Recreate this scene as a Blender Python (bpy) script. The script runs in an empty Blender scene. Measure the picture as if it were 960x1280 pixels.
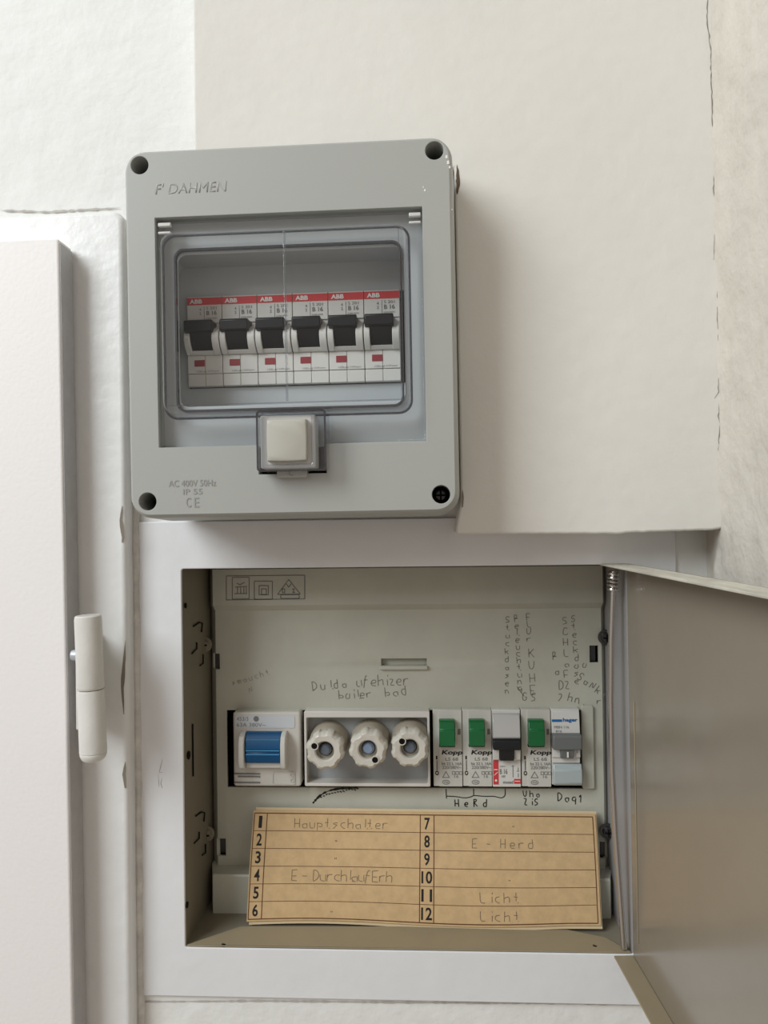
import bpy, bmesh, math, random
from mathutils import Matrix, Vector, Euler, noise
random.seed(7)
sc = bpy.context.scene
R = math.radians
# ------------------------------------------------------------------ camera
FPX, DIST = 950.0, 0.405            # focal length in pixels of the 960x1280 frame, metres from the wall
cam_rot = Matrix.Rotation(R(3.0), 3, 'Z') @ Matrix.Rotation(R(90.6), 3, 'X') @ Matrix.Rotation(-0.0135, 3, 'Z')
cam_loc = Vector((0, -DIST, 0))
cd = bpy.data.cameras.new('camera'); cam = bpy.data.objects.new('camera', cd)
sc.collection.objects.link(cam); sc.camera = cam
cam.matrix_world = Matrix.Translation(cam_loc) @ cam_rot.to_4x4()
cd.sensor_fit = 'HORIZONTAL'; cd.sensor_width = 36; cd.lens = 36 * FPX / 960
cd.clip_start = 0.01; cd.clip_end = 50
# ------------------------------------------------------------------ world, lights, exposure
w = bpy.data.worlds.new('world'); sc.world = w; w.use_nodes = True
bg = w.node_tree.nodes['Background']
bg.inputs['Color'].default_value = (0.95, 0.83, 0.74, 1); bg.inputs['Strength'].default_value = 0.40
def area(name, loc, aim, sx, sy, power, col):
    l = bpy.data.lights.new(name, 'AREA'); l.shape = 'RECTANGLE'; l.size = sx; l.size_y = sy; l.energy = power; l.color = col
    o = bpy.data.objects.new(name, l); sc.collection.objects.link(o); o.location = loc
    o.rotation_euler = (Vector(aim) - Vector(loc)).to_track_quat('-Z', 'Y').to_euler(); return o
area('window_light', (-0.98, -0.94, 0.84), (0, 0, -0.08), 0.75, 0.95, 22.5, (0.90, 0.965, 1.0))
vs = sc.view_settings; vs.view_transform = 'Standard'; vs.look = 'None'; vs.gamma = 1.0; vs.exposure = 0.0; vs.use_curve_mapping = False
# ------------------------------------------------------------------ frames: pixel of the photograph + known depth -> point
class Fr:
    def __init__(s, M=None):
        s.M = M or Matrix.Identity(4); s.I = s.M.inverted()
    def P(s, px, py, y):
        d = cam_rot @ Vector(((px - 480) / FPX, -(py - 640) / FPX, -1.0))
        o = s.I @ cam_loc; dl = s.I.to_3x3() @ d
        return o + dl * ((y - o.y) / dl.y)
    def S(s, px, py, y):
        return (s.P(px + 1, py, y) - s.P(px, py, y)).length
    def Rc(s, x0, y0, x1, y1, y):
        c = s.P((x0 + x1) / 2, (y0 + y1) / 2, y); k = s.S((x0 + x1) / 2, (y0 + y1) / 2, y)
        return (c.x - (x1 - x0) / 2 * k, c.x + (x1 - x0) / 2 * k, c.z - (y1 - y0) / 2 * k, c.z + (y1 - y0) / 2 * k)
W = Fr()
B = Fr(Matrix.Translation((-.0602, -.062, .0880)) @ (Matrix.Rotation(-.0047, 3, 'Y') @ Matrix.Rotation(.00875, 3, 'X') @ Matrix.Rotation(-.00925, 3, 'Z')).to_4x4())
def at(x, y, z, base=None): return Fr((base.M if base else Matrix.Identity(4)) @ Matrix.Translation((x, y, z)))
# ------------------------------------------------------------------ materials
def mat(name, col, rough=.5, spec=.5, metal=0, bump=0, bscale=200, var=0, vscale=30, col2=None, coat=0, alpha=None, bdet=4, stretch=None):
    m = bpy.data.materials.new(name); m.use_nodes = True; nt = m.node_tree; b = nt.nodes['Principled BSDF']
    b.inputs['Base Color'].default_value = (*col, 1); b.inputs['Roughness'].default_value = rough
    b.inputs['Specular IOR Level'].default_value = spec; b.inputs['Metallic'].default_value = metal
    b.inputs['Coat Weight'].default_value = coat; b.inputs['Coat Roughness'].default_value = .15
    tc = nt.nodes.new('ShaderNodeTexCoord'); src = tc.outputs['Object']
    if stretch:
        mp = nt.nodes.new('ShaderNodeMapping'); mp.inputs['Scale'].default_value = stretch
        nt.links.new(src, mp.inputs['Vector']); src = mp.outputs['Vector']
    if var:
        n = nt.nodes.new('ShaderNodeTexNoise'); n.inputs['Scale'].default_value = vscale; n.inputs['Detail'].default_value = 6; n.inputs['Roughness'].default_value = .65
        nt.links.new(src, n.inputs['Vector'])
        cr = nt.nodes.new('ShaderNodeValToRGB'); cr.color_ramp.elements[0].position = .38; cr.color_ramp.elements[1].position = .66
        c2 = col2 or tuple(c * (1 - var) for c in col)
        cr.color_ramp.elements[0].color = (*c2, 1); cr.color_ramp.elements[1].color = (*col, 1)
        nt.links.new(n.outputs['Fac'], cr.inputs['Fac']); nt.links.new(cr.outputs['Color'], b.inputs['Base Color'])
    if bump:
        n = nt.nodes.new('ShaderNodeTexNoise'); n.inputs['Scale'].default_value = bscale; n.inputs['Detail'].default_value = bdet
        nt.links.new(src, n.inputs['Vector'])
        bp = nt.nodes.new('ShaderNodeBump'); bp.inputs['Strength'].default_value = 1; bp.inputs['Distance'].default_value = bump
        nt.links.new(n.outputs['Fac'], bp.inputs['Height']); nt.links.new(bp.outputs['Normal'], b.inputs['Normal'])
    return m
def clear(name, tint, base=.06, rough=.05, graz=.5):
    m = bpy.data.materials.new(name); m.use_nodes = True; nt = m.node_tree; nt.nodes.clear()
    out = nt.nodes.new('ShaderNodeOutputMaterial'); mx = nt.nodes.new('ShaderNodeMixShader')
    tr = nt.nodes.new('ShaderNodeBsdfTransparent'); tr.inputs[0].default_value = (*tint, 1)
    gl = nt.nodes.new('ShaderNodeBsdfGlossy'); gl.inputs['Color'].default_value = (.9, .93, .95, 1); gl.inputs['Roughness'].default_value = rough
    lw = nt.nodes.new('ShaderNodeLayerWeight'); lw.inputs['Blend'].default_value = .25
    mr = nt.nodes.new('ShaderNodeMapRange'); mr.inputs['To Min'].default_value = base; mr.inputs['To Max'].default_value = graz
    nt.links.new(lw.outputs['Facing'], mr.inputs['Value']); nt.links.new(mr.outputs[0], mx.inputs[0])
    nt.links.new(tr.outputs[0], mx.inputs[1]); nt.links.new(gl.outputs[0], mx.inputs[2]); nt.links.new(mx.outputs[0], out.inputs[0])
    return m
M = dict(
 wall=mat('wall_paint', (.79, .79, .76), .75, .3, bump=.0012, bscale=75, var=.03, vscale=14),
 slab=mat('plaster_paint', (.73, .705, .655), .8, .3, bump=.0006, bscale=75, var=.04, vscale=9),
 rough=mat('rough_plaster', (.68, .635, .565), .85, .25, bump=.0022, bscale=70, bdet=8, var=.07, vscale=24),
 trim=mat('trim_gloss_paint', (.80, .80, .78), .35, .5, bump=.0008, bscale=70, var=.04, vscale=25),
 dirty=mat('dirty_caulk', (.72, .69, .64), .7, .3, var=.25, vscale=90, bump=.0008, bscale=200),
 leaf=mat('door_leaf_paint', (.84, .81, .79), .5, .4, bump=.00012, bscale=500),
 leaf_edge=mat('door_edge_dark', (.47, .455, .45), .45, .4, bump=.0002, bscale=200, var=.1, vscale=80),
 hinge=mat('hinge_paint', (.70, .685, .64), .3, .5, bump=.0004, bscale=120, var=.06, vscale=60),
 pin=mat('grey_screw', (.50, .52, .56), .35, .5, .3),
 frame=mat('frame_paint', (.76, .765, .77), .4, .5, bump=.0004, bscale=80, var=.03, vscale=20),
 box=mat('grey_plastic', (.385, .39, .365), .42, .4, bump=.00003, bscale=1500),
 boxd=mat('grey_plastic_base', (.34, .345, .32), .5, .4),
 inner=mat('blue_grey_plastic', (.48, .51, .52), .4, .45),
 dark=mat('dark_void', (.008, .007, .006), .8, .1),
 screw=mat('dark_steel', (.10, .10, .10), .3, .5, .9),
 steel=mat('bright_steel', (.62, .60, .58), .25, .5, 1),
 abb=mat('breaker_plastic', (.68, .67, .63), .42, .4),
 red=mat('red_print', (.62, .045, .05), .45), white=mat('white_print', (.82, .80, .77), .5),
 window=mat('indicator_red', (.30, .035, .045), .4),
 black=mat('black_plastic', (.010, .011, .013), .38, .4),
 ink=mat('black_ink', (.022, .02, .018), .7, .2), inkg=mat('grey_ink', (.20, .20, .19), .7, .2),
 btn=mat('button_plastic', (.45, .435, .38), .4, .4),
 btnw=mat('button_surround', (.60, .59, .56), .35, .45),
 clearp=clear('clear_plastic', (.98, .985, .985), .035, .06, .55),
 clearw=clear('clear_plastic_wall', (.84, .85, .87), .08, .10, .5),
 edge=clear('clear_plastic_outline', (.30, .31, .35), .15, .08, .4),  # dark tint imitates refraction along clear plastic edges
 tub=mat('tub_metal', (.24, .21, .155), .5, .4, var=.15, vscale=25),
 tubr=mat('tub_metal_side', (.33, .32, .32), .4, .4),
 cover=mat('cover_plastic', (.54, .54, .455), .30, .45, bump=.00006, bscale=300, var=.10, vscale=18),
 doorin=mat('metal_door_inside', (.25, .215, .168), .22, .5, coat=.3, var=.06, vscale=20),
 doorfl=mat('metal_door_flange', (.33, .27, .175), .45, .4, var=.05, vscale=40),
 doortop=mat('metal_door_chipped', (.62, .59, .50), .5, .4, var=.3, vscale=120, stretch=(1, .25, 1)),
 msw=mat('switch_plastic', (.62, .60, .55), .3, .5), blue=mat('blue_plastic', (.003, .075, .20), .35, .3),
 label=mat('silver_label', (.60, .63, .66), .25, .5),
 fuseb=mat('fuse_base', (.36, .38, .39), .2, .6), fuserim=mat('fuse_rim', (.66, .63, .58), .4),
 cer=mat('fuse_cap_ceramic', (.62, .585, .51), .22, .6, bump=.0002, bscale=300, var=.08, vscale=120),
 cerd=mat('fuse_cap_skirt', (.40, .355, .28), .35, .5), eye=mat('fuse_eye', (.10, .12, .15), .15, .7),
 eyeb=mat('fuse_eye_bright', (.20, .26, .36), .15, .7),
 kopp=mat('breaker_beige', (.60, .585, .53), .4, .4, var=.05, vscale=60), green=mat('green_plastic', (.004, .13, .035), .3, .5),
 hgrey=mat('grey_toggle', (.16, .17, .165), .4, .4), logo=mat('blue_print', (.01, .13, .36), .5),
 flap=mat('pale_blue_plastic', (.42, .48, .48), .15, .6), haze=mat('clear_label_cover', (.50, .49, .47), .15, .6),
 pencil=mat('pencil', (.20, .195, .165), .5, .3), pencill=mat('faint_pencil', (.36, .355, .30), .5, .3),
 card=mat('brown_card', (.60, .415, .22), .75, .2, var=.13, vscale=180, bump=.00005, bscale=1500),
 cardb=mat('brown_card_back', (.62, .49, .31), .8, .2), cardink=mat('card_print', (.13, .055, .022), .7, .2),
 stain=mat('brown_stain', (.16, .12, .08), .9, .1, var=.4, vscale=400), crack=mat('crack_brown', (.24, .21, .17), .9, .1), grime=mat('grime', (.52, .49, .45), .8, .2, var=.2, vscale=200),  # crack: flat dark brown for cracks and chips
)
# ------------------------------------------------------------------ object helpers
WM = {}
C = sc.collection
def thing(name, label=None, cat=None, M_=None, group=None, kind=None):
    o = bpy.data.objects.new(name, None); C.objects.link(o); o.empty_display_size = .01
    mw = M_ or Matrix.Identity(4); o.matrix_world = mw; WM[o] = mw.copy(); tag(o, label, cat, group, kind); return o
def tag(o, label=None, cat=None, group=None, kind=None):
    for k, v in (('label', label), ('category', cat), ('group', group), ('kind', kind)):
        if v: o[k] = v
    return o
def link_mesh(name, me, m, parent=None, bevel=0, seg=2, smooth=True, origin=None):
    """me has world coordinates; origin moves to the mesh centre (or parent axes)."""
    o = bpy.data.objects.new(name, me); C.objects.link(o)
    vs_ = [v.co for v in me.vertices]
    c = Vector([(min(v[i] for v in vs_) + max(v[i] for v in vs_)) / 2 for i in range(3)])
    pm = WM[parent] if parent else Matrix.Identity(4)
    rot = pm.to_3x3().to_4x4()
    mw = Matrix.Translation(c) @ rot
    me.transform(mw.inverted())
    if parent: o.parent = parent
    loc = pm.inverted() @ mw
    o.matrix_basis = loc; WM[o] = mw
    me.materials.clear(); me.materials.append(M[m] if isinstance(m, str) else m)
    if smooth:
        me.shade_smooth(); me.set_sharp_from_angle(angle=R(35))
    if bevel:
        b = o.modifiers.new('bevel', 'BEVEL'); b.width = bevel; b.segments = seg; b.limit_method = 'ANGLE'; b.angle_limit = R(40); b.harden_normals = False
    return o
def rr(x0, x1, z0, z1, r, n=5):
    if r <= 0: return [(x0, z0), (x1, z0), (x1, z1), (x0, z1)]
    out = []
    for cx, cz, a in ((x1 - r, z1 - r, 0), (x0 + r, z1 - r, 90), (x0 + r, z0 + r, 180), (x1 - r, z0 + r, 270)):
        for i in range(n + 1):
            t = R(a + 90 * i / n); out.append((cx + r * math.cos(t), cz + r * math.sin(t)))
    return out
def circ(x, z, r, n=20, sz=1): return [(x + r * math.cos(2 * math.pi * i / n), z + sz * r * math.sin(2 * math.pi * i / n)) for i in range(n)]
class MB:
    def __init__(s, fr=W): s.fr = fr; s.v = []; s.f = []
    def add(s, vs, fs):
        k = len(s.v); s.v += [s.fr.M @ Vector(v) for v in vs]; s.f += [tuple(i + k for i in f) for f in fs]; return s
    def box(s, x0, x1, z0, z1, y0, y1):
        return s.add([(x0, y0, z0), (x1, y0, z0), (x1, y0, z1), (x0, y0, z1), (x0, y1, z0), (x1, y1, z0), (x1, y1, z1), (x0, y1, z1)],
                     [(0, 1, 2, 3), (5, 4, 7, 6), (4, 0, 3, 7), (1, 5, 6, 2), (3, 2, 6, 7), (4, 5, 1, 0)])
    def loft(s, rings, cap0=True, cap1=True, closed=True):
        n = len(rings[0]); vs = [p for r_ in rings for p in r_]; fs = []
        for k in range(len(rings) - 1):
            for i in range(n if closed else n - 1):
                j = (i + 1) % n; fs.append((k * n + i, k * n + j, (k + 1) * n + j, (k + 1) * n + i))
        if cap0: fs.append(tuple(range(n))[::-1])
        if cap1: fs.append(tuple((len(rings) - 1) * n + i for i in range(n)))
        return s.add(vs, fs)
    def prism(s, poly, y0, y1, poly1=None):
        return s.loft([[(x, y0, z) for x, z in poly], [(x, y1, z) for x, z in (poly1 or poly)]])
    def ring(s, outer, inner, y0, y1):
        n = len(outer); vs = [(x, y, z) for y in (y0, y1) for p in (outer, inner) for x, z in p]; fs = []
        for i in range(n):
            j = (i + 1) % n
            fs += [(i, j, n + j, n + i), (2 * n + j, 2 * n + i, 3 * n + i, 3 * n + j), (j, i, 2 * n + i, 2 * n + j), (n + i, n + j, 3 * n + j, 3 * n + i)]
        return s.add(vs, fs)
    def profx(s, prof, x0, x1):      # prof: list of (y,z) closed, extruded along x
        return s.loft([[(x0, y, z) for y, z in prof], [(x1, y, z) for y, z in prof]])
    def tube(s, pts, r, n=8, caps=True):
        pts = [Vector(p) for p in pts]; rings = []
        rs = r if isinstance(r, (list, tuple)) else [r] * len(pts)
        up = None
        for i, p in enumerate(pts):
            t = (pts[min(i + 1, len(pts) - 1)] - pts[max(i - 1, 0)]).normalized()
            if up is None: up = t.orthogonal().normalized()
            a = (up - t * up.dot(t)).normalized(); up = a; b = t.cross(a)
            rings.append([tuple(p + (a * math.cos(2 * math.pi * k / n) + b * math.sin(2 * math.pi * k / n)) * rs[i]) for k in range(n)])
        return s.loft(rings, caps, caps)
    def lathe(s, cx, cz, prof, n=24, f=None):   # prof: (radius, y) along the y axis
        rings = []
        for r_, y in prof:
            rings.append([(cx + r_ * (f(k / n, r_, y) if f else 1) * math.cos(2 * math.pi * k / n), y, cz + r_ * (f(k / n, r_, y) if f else 1) * math.sin(2 * math.pi * k / n)) for k in range(n)])
        return s.loft(rings, True, True)
    def mesh(s, name):
        me = bpy.data.meshes.new(name); me.from_pydata([tuple(v) for v in s.v], [], s.f); me.update()
        bm = bmesh.new(); bm.from_mesh(me); bmesh.ops.recalc_face_normals(bm, faces=bm.faces); bm.to_mesh(me); bm.free(); return me
    def build(s, name, m, parent=None, bevel=0, seg=2, smooth=True):
        return link_mesh(name, s.mesh(name), m, parent, bevel, seg, smooth)
def plate(name, fr, outer, holes, y0, y1, m, parent=None, bevel=0, seg=2):
    """flat sheet with holes cut through (outline in x,z)."""
    cu = bpy.data.curves.new(name, 'CURVE'); cu.dimensions = '2D'; cu.fill_mode = 'BOTH'; cu.extrude = (y1 - y0) / 2
    for poly in [outer] + holes:
        sp = cu.splines.new('POLY'); sp.points.add(len(poly) - 1); sp.use_cyclic_u = True
        for p, (x, z) in zip(sp.points, poly): p.co = (x, z, 0, 1)
    o = bpy.data.objects.new('tmp', cu); me = bpy.data.meshes.new_from_object(o); bpy.data.objects.remove(o); me.name = name
    for v in me.vertices: v.co = fr.M @ Vector((v.co.x, (y0 + y1) / 2 + v.co.z, v.co.y))
    bm = bmesh.new(); bm.from_mesh(me); bmesh.ops.remove_doubles(bm, verts=bm.verts, dist=1e-6)
    bmesh.ops.dissolve_limit(bm, angle_limit=.01, verts=bm.verts, edges=bm.edges)
    bmesh.ops.recalc_face_normals(bm, faces=bm.faces); bm.to_mesh(me); bm.free()
    return link_mesh(name, me, m, parent, bevel, seg)
TXT = {}
def text_pts(s_, bold=0):
    k = (s_, bold)
    if k not in TXT:
        cu = bpy.data.curves.new('t', 'FONT'); cu.body = s_; cu.size = 1; cu.resolution_u = 3; cu.offset = bold; cu.align_x = 'LEFT'
        o = bpy.data.objects.new('t', cu); me = bpy.data.meshes.new_from_object(o); bpy.data.objects.remove(o)
        vs_ = [(v.co.x, v.co.y) for v in me.vertices]; fs = [tuple(p.vertices) for p in me.polygons]
        x0 = min(v[0] for v in vs_); x1 = max(v[0] for v in vs_); z0 = min(v[1] for v in vs_); z1 = max(v[1] for v in vs_)
        TXT[k] = ([((x - x0) / (x1 - x0), (z - z0) / (z1 - z0)) for x, z in vs_], fs)
    return TXT[k]
def add_text(mb, s_, x0, x1, z0, z1, y, bold=0, shear=0, fn=None):
    """printed word filling the rectangle x0..x1, z0..z1"""
    vs_, fs = text_pts(s_, bold)
    pts = [(x0 + u * (x1 - x0) + shear * v * (z1 - z0), z0 + v * (z1 - z0)) for u, v in vs_]
    mb.add([fn(x, z) if fn else (x, y, z) for x, z in pts], fs); return mb
def ribbon(mb, pts, wd, fn):
    """flat pen line along 2-D points; fn lifts (x,z) onto the surface; wd width or list of widths"""
    n = len(pts)
    if n < 2: return
    wl = wd if isinstance(wd, list) else [wd] * n
    vs_ = []
    for i in range(n):
        a = Vector(pts[max(i - 1, 0)]); b = Vector(pts[min(i + 1, n - 1)]); t = (b - a)
        t = t.normalized() if t.length > 1e-9 else Vector((1, 0)); q = Vector((-t.y, t.x)) * wl[i] / 2; p = Vector(pts[i])
        vs_ += [fn(*(p + q)), fn(*(p - q))]
    mb.add(vs_, [(2 * i, 2 * i + 1, 2 * i + 3, 2 * i + 2) for i in range(n - 1)])
# single-stroke handwriting; x 0..4, y 0..9 with baseline 2, x-height 6, cap 9; strokes as digit pairs
G = {'A': '022942 1535', 'B': '0209 093926150545 ', 'C': '48290703123243', 'D': '0209 0929474412 1202', 'E': '0209 0949 0535 0242', 'F': '0209 0949 0535', 'G': '4829070312324345 4525',
 'H': '0209 4249 0545', 'I': '2229', 'K': '0209 0549 1642', 'L': '090242', 'M': '020925494 2', 'N': '02094249', 'O': '290703224 3472', 'R': '0209 0939370605 1542', 'S': '4829071535432202', 'T': '2229 0949', 'U': '0904224449', 'Z': '09490242', 'W': '0912253249',
 'a': '4515041232 4542', 'b': '0902 0515454313 02', 'c': '461604133242', 'd': '49423212041646', 'e': '04444616041242', 'f': '3929170 1 0636', 'g': '46160413434640 10', 'h': '0902 0526464 2', 'i': '2622 2829', 'k': '0902 0446 1542',
 'l': '2923 3242', 'm': '0602 0516252 2 25364642', 'n': '0602 05263642', 'o': '26050312324346 26', 'p': '0600 0516454313 03', 'r': '0602 04163646', 's': '4626054434120 2', 't': '2923 3242 0636', 'u': '06031232 4642', 'v': '062246', 'z': '06460242', 'y': '0623 460 0',
 '1': '062922', '2': '0829483502 42', '-': '0535', '"': '1917 3937', '.': '2223', "'": '2927', '|': '2009', 'j': '36301000 3839', 'Q': '0829473402 2'}
def glyph(ch):
    out = []
    for st in G.get(ch, '').replace('  ', ' ').split(' '):
        out.append(st)
    # digits glued across accidental blanks: rebuild strokes of an even number of digits
    res = []; cur = ''
    for st in out:
        cur += st
        if len(cur) >= 4 and len(cur) % 2 == 0:
            res.append([(int(cur[i]), int(cur[i + 1])) for i in range(0, len(cur), 2)]); cur = ''
    return res
def chaikin(p):
    if len(p) < 3: return p
    q = [p[0]]
    for a, b in zip(p, p[1:]): q += [(a[0] * .75 + b[0] * .25, a[1] * .75 + b[1] * .25), (a[0] * .25 + b[0] * .75, a[1] * .25 + b[1] * .75)]
    return q + [p[-1]]
def hand(mb, s_, x, z, h, adv, wd, fn, ang=0, jit=.35, vert=False, step=None, wx=.8):
    """h cap height; adv advance per letter; returns nothing"""
    ca, sa = math.cos(ang), math.sin(ang); u = h / 7
    cx = 0; cz = 0
    for ch in s_:
        for st in glyph(ch):
            p = chaikin(chaikin([((a + random.uniform(-jit, jit)) * u * wx + cx, (b - 2 + random.uniform(-jit, jit)) * u + cz) for a, b in st]))
            ribbon(mb, [(x + a * ca - b * sa, z + a * sa + b * ca) for a, b in p], wd, fn)
        if vert: cz -= step; cx += random.uniform(-.1, .1) * h
        else: cx += adv * (.55 if ch in 'il1\'. ' else 1)
def copy_tree(o, parent=None):
    c = o.copy(); C.objects.link(c)
    if parent: c.parent = parent
    for ch in list(o.children): copy_tree(ch, c)
    return c
# ================================================================== SETTING
tubx0, tubx1 = W.P(229, 950, 0).x, W.P(787, 950, 0).x
tubz1, tubz0 = (W.P(490, 708.5, 0).z, W.P(490, 1188.5, 0).z)
hole = [(tubx0 - .002, tubz0 - .002), (tubx1 + .002, tubz0 - .002), (tubx1 + .002, tubz1 + .002), (tubx0 - .002, tubz1 + .002)]
wb = plate('wall_back', W, [(-.9, -.9), (.156, -.9), (.156, .9), (-.9, .9)], [hole], .002, .10, 'wall'); tag(wb, 'white painted plaster wall behind both fuse boxes', kind='structure')
# proud plaster layer right of the vertical step, with an uneven lower ledge
cx_ = W.P(893, 300, -.026).x
pts = [W.P(242, 100, -.026)]; pts[0].z = .8
pts.append(B.M @ Vector((0, .04, .0868))); pts[-1].x = pts[0].x          # the plaster stops round the box
pts += [B.M @ Vector((.0779, .04, .0868)), B.M @ Vector((.0779, .04, -.080)), W.P(570, 662, -.026)]
poly = [(p.x, p.z) for p in pts]
for i in range(49):
    px = 571 + (890 - 571) * i / 48
    py = 667.5 - 1.2 * (px > 780) - 3.5 * max(0, (px - 780) / 110) + .9 * noise.noise(Vector((px * .11, 0, 0))) + (1.3 * noise.noise(Vector((px * .3, 3, 0))) if px > 800 else 0)
    p = W.P(px, py, -.026); poly.append((min(p.x, cx_), p.z))
poly += [(cx_ + .003, poly[-1][1] + .001), (cx_ + .003, poly[0][1])]
sl = plate('wall_plaster', W, poly, [], -.026, .004, 'slab', bevel=.0012, seg=3); tag(sl, 'proud plaster layer on the wall right of the small box, with a ragged lower ledge', kind='structure')
# crack ribbons on the plaster
def crack(name, pxs, y, wpx, parent, m='crack', amp=2.0, step=5, fr=W, lens=False):
    mb = MB(fr); P_ = []; Wd = []
    for (a, b), (c, d) in zip(pxs, pxs[1:]):
        L = max(1, int(math.hypot(c - a, d - b) / step))
        for i in range(L):
            t = i / L; P_.append((a + (c - a) * t + random.uniform(-amp, amp) * .6, b + (d - b) * t))
    P_.append(pxs[-1]); k = fr.S(480, 640, y); n = len(P_)
    P2 = [fr.P(a, b, y) for a, b in P_]
    Wd = [k * wpx * math.sin(math.pi * (i + .2) / n) * random.uniform(.8, 1.1) for i in range(n)] if lens else [k * wpx * (.35 + random.random()) * min(1, (i + .3) / 3, (n - i) / 3) for i in range(n)]
    ribbon(mb, [(p.x, p.z) for p in P2], Wd, lambda x, z: (x, y - .00015, z))
    return mb.build(name, m, parent)
crack('crack', [(885, -20), (884, 25), (888, 60), (891, 165)], -.026, 1.1, sl, amp=1.2)
crack('crack', [(894, 168), (892, 240), (895, 262), (892, 325)], -.026, .9, sl, amp=1.2)
crack('crack', [(897, 345), (897, 400), (899, 440), (898, 490), (893, 498)], -.026, .9, sl, amp=1.2)
crack('crack', [(898, 505), (899, 540), (898, 578)], -.026, 1.0, sl)
# right wall: rough plaster, runs towards the viewer
mb = MB(); n1, n2 = 60, 150; cxr = W.P(896, 400, -.026).x
vs_ = []; y0_, y1_ = .004, -.42; z0_, z1_ = -.45, .42
for i in range(n1 + 1):
    for j in range(n2 + 1):
        t = i / n1; y = y0_ + (y1_ - y0_) * t ** 1.5; z = z0_ + (z1_ - z0_) * j / n2
        d = .0016 * noise.noise(Vector((y * 45, z * 30, 1))) + .0008 * noise.noise(Vector((y * 120, z * 90, 5)))
        low = 1 if z < -.005 else 0
        vs_.append((cxr + d + .004 * math.exp(-((y + .002) / .01) ** 2) * low, y, z))
fs = [(i * (n2 + 1) + j, (i + 1) * (n2 + 1) + j, (i + 1) * (n2 + 1) + j + 1, i * (n2 + 1) + j + 1) for i in range(n1) for j in range(n2)]
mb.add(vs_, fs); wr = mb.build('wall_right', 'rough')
wr['kind'] = 'structure'; wr['label'] = 'rough plastered return wall at the right, running towards the viewer'
so = wr.modifiers.new('thick', 'SOLIDIFY'); so.thickness = .06; so.offset = 1
crack('stain', [(571.5, 206), (572, 216), (572.5, 230), (571.5, 243)], -.026, 5, sl, m='stain', amp=.6, step=3, lens=True)
crack('stain', [(578, 612), (578.5, 622), (578, 634)], -.026, 3, sl, amp=.3, lens=True)
# left: door casing (trim), leaf, hinge
J = -.010
p1 = W.P(154, 262, J); p2 = W.P(163, 1200, J); inx = W.P(70, 500, J).x
slope = (p2.x - p1.x) / (p2.z - p1.z)
def jx(z): return p1.x + slope * (z - p1.z)
topz = p1.z
cas = plate('trim_1', W, [(jx(-.6), -.6), (jx(topz - .004), topz - .004), (jx(topz) - .004, topz), (-.9, topz - .004), (-.9, topz - .022), (inx - .008, topz - .020), (inx - .008, -.6)], [], J, .004, 'trim', bevel=.0066, seg=6)
tag(cas, 'white gloss-painted door casing left of the boxes', kind='structure')
# caulk bead in the groove right of the casing
mb = MB(); mb.tube([(jx(z) + .0012 + .0006 * noise.noise(Vector((z * 60, 0, 0))), .0005, z) for z in [topz - .01 - i * .01 for i in range(56)]], [.0022 + .0006 * noise.noise(Vector((i * .5, 7, 0))) for i in range(56)], 8)
tag(mb.build('trim_2', 'dirty'), 'grimy caulk bead between the casing and the wall', kind='structure')
for a in ([(153, 632), (151, 650), (154, 672), (153, 678)], [(157, 800), (155, 830), (153, 860), (155, 893)], [(157, 952), (155, 968), (157, 985)]):
    crack('chip', a, -.0100, 4.6, cas, amp=.35, step=7, lens=True)
crack('grime_line', [(0, 263), (60, 265), (110, 262), (150, 260)], .0015, 2.5, wb, m='grime', amp=.6)
LY = -.026
a = W.P(73, 298, LY); b = W.P(91, 1290, LY); sl2 = (b.x - a.x) / (b.z - a.z)
def lx(z): return a.x + sl2 * (z - a.z)
lf = thing('door_1', 'white painted door leaf at the left edge, closed against its casing', None, Matrix.Translation((lx(-.6), LY, -.6)), kind='structure')
MB().prism([(-.9, -.6), (lx(-.6), -.6), (lx(a.z), a.z), (-.9, a.z - .001)], LY, J - .0012).build('door_panel', 'leaf', lf, bevel=.0012, seg=3)
# darker edge strip of the leaf
mb = MB(); mb.loft([[(lx(-.6) + .0004, LY + .0010, -.6), (lx(-.6) + .0004, J - .0016, -.6), (lx(-.6) - .001, J - .0016, -.6), (lx(-.6) - .001, LY + .0010, -.6)],
                    [(lx(a.z - .002) + .0004, LY + .0010, a.z - .002), (lx(a.z - .002) + .0004, J - .0016, a.z - .002), (lx(a.z) - .001, J - .0016, a.z - .002), (lx(a.z) - .001, LY + .0010, a.z - .002)]])
mb.build('door_edge', 'leaf_edge', lf)
HY = -.0330
hb = W.P(117, 950, HY); ht = W.P(110, 769, HY); r_h = .0066
hg = thing('door_hinge', 'cream painted two-part barrel hinge on the left door', 'hinge', Matrix.Translation(hb))
def bar(t0, t1, prof):
    A = hb.lerp(ht, t0); Z = hb.lerp(ht, t1); L = (Z - A); return [tuple(A + L * t) for t, _ in prof], [r_h * q for _, q in prof]
pr = [(0, .90), (.015, .97), (.04, 1), (.94, 1), (.985, .97), (1, .88)]
P_, r_ = bar(.49, 1.0, pr); MB().tube(P_, r_, 24, True).build('upper_barrel', 'hinge', hg)
pr = [(0, .70), (.03, .88), (.07, .96), (.10, .985), (.11, .96), (.12, 1), (.97, 1), (1, .95)]
P_, r_ = bar(0, .486, pr); MB().tube(P_, r_, 24, True).build('lower_barrel', 'hinge', hg)
MB().tube([hb.lerp(ht, .4), hb.lerp(ht, .6)], r_h * .7, 12).build('pin', 'screw', hg)
c0 = W.P(116, 820, -.030); c1 = W.P(89, 819, -.030)
MB().tube([c0, c1 + Vector((.0015, 0, 0)), c1 + Vector((.0004, 0, 0)), c1], [.0028, .0028, .0024, .0012], 14).build('set_screw', 'pin', hg)
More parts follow.
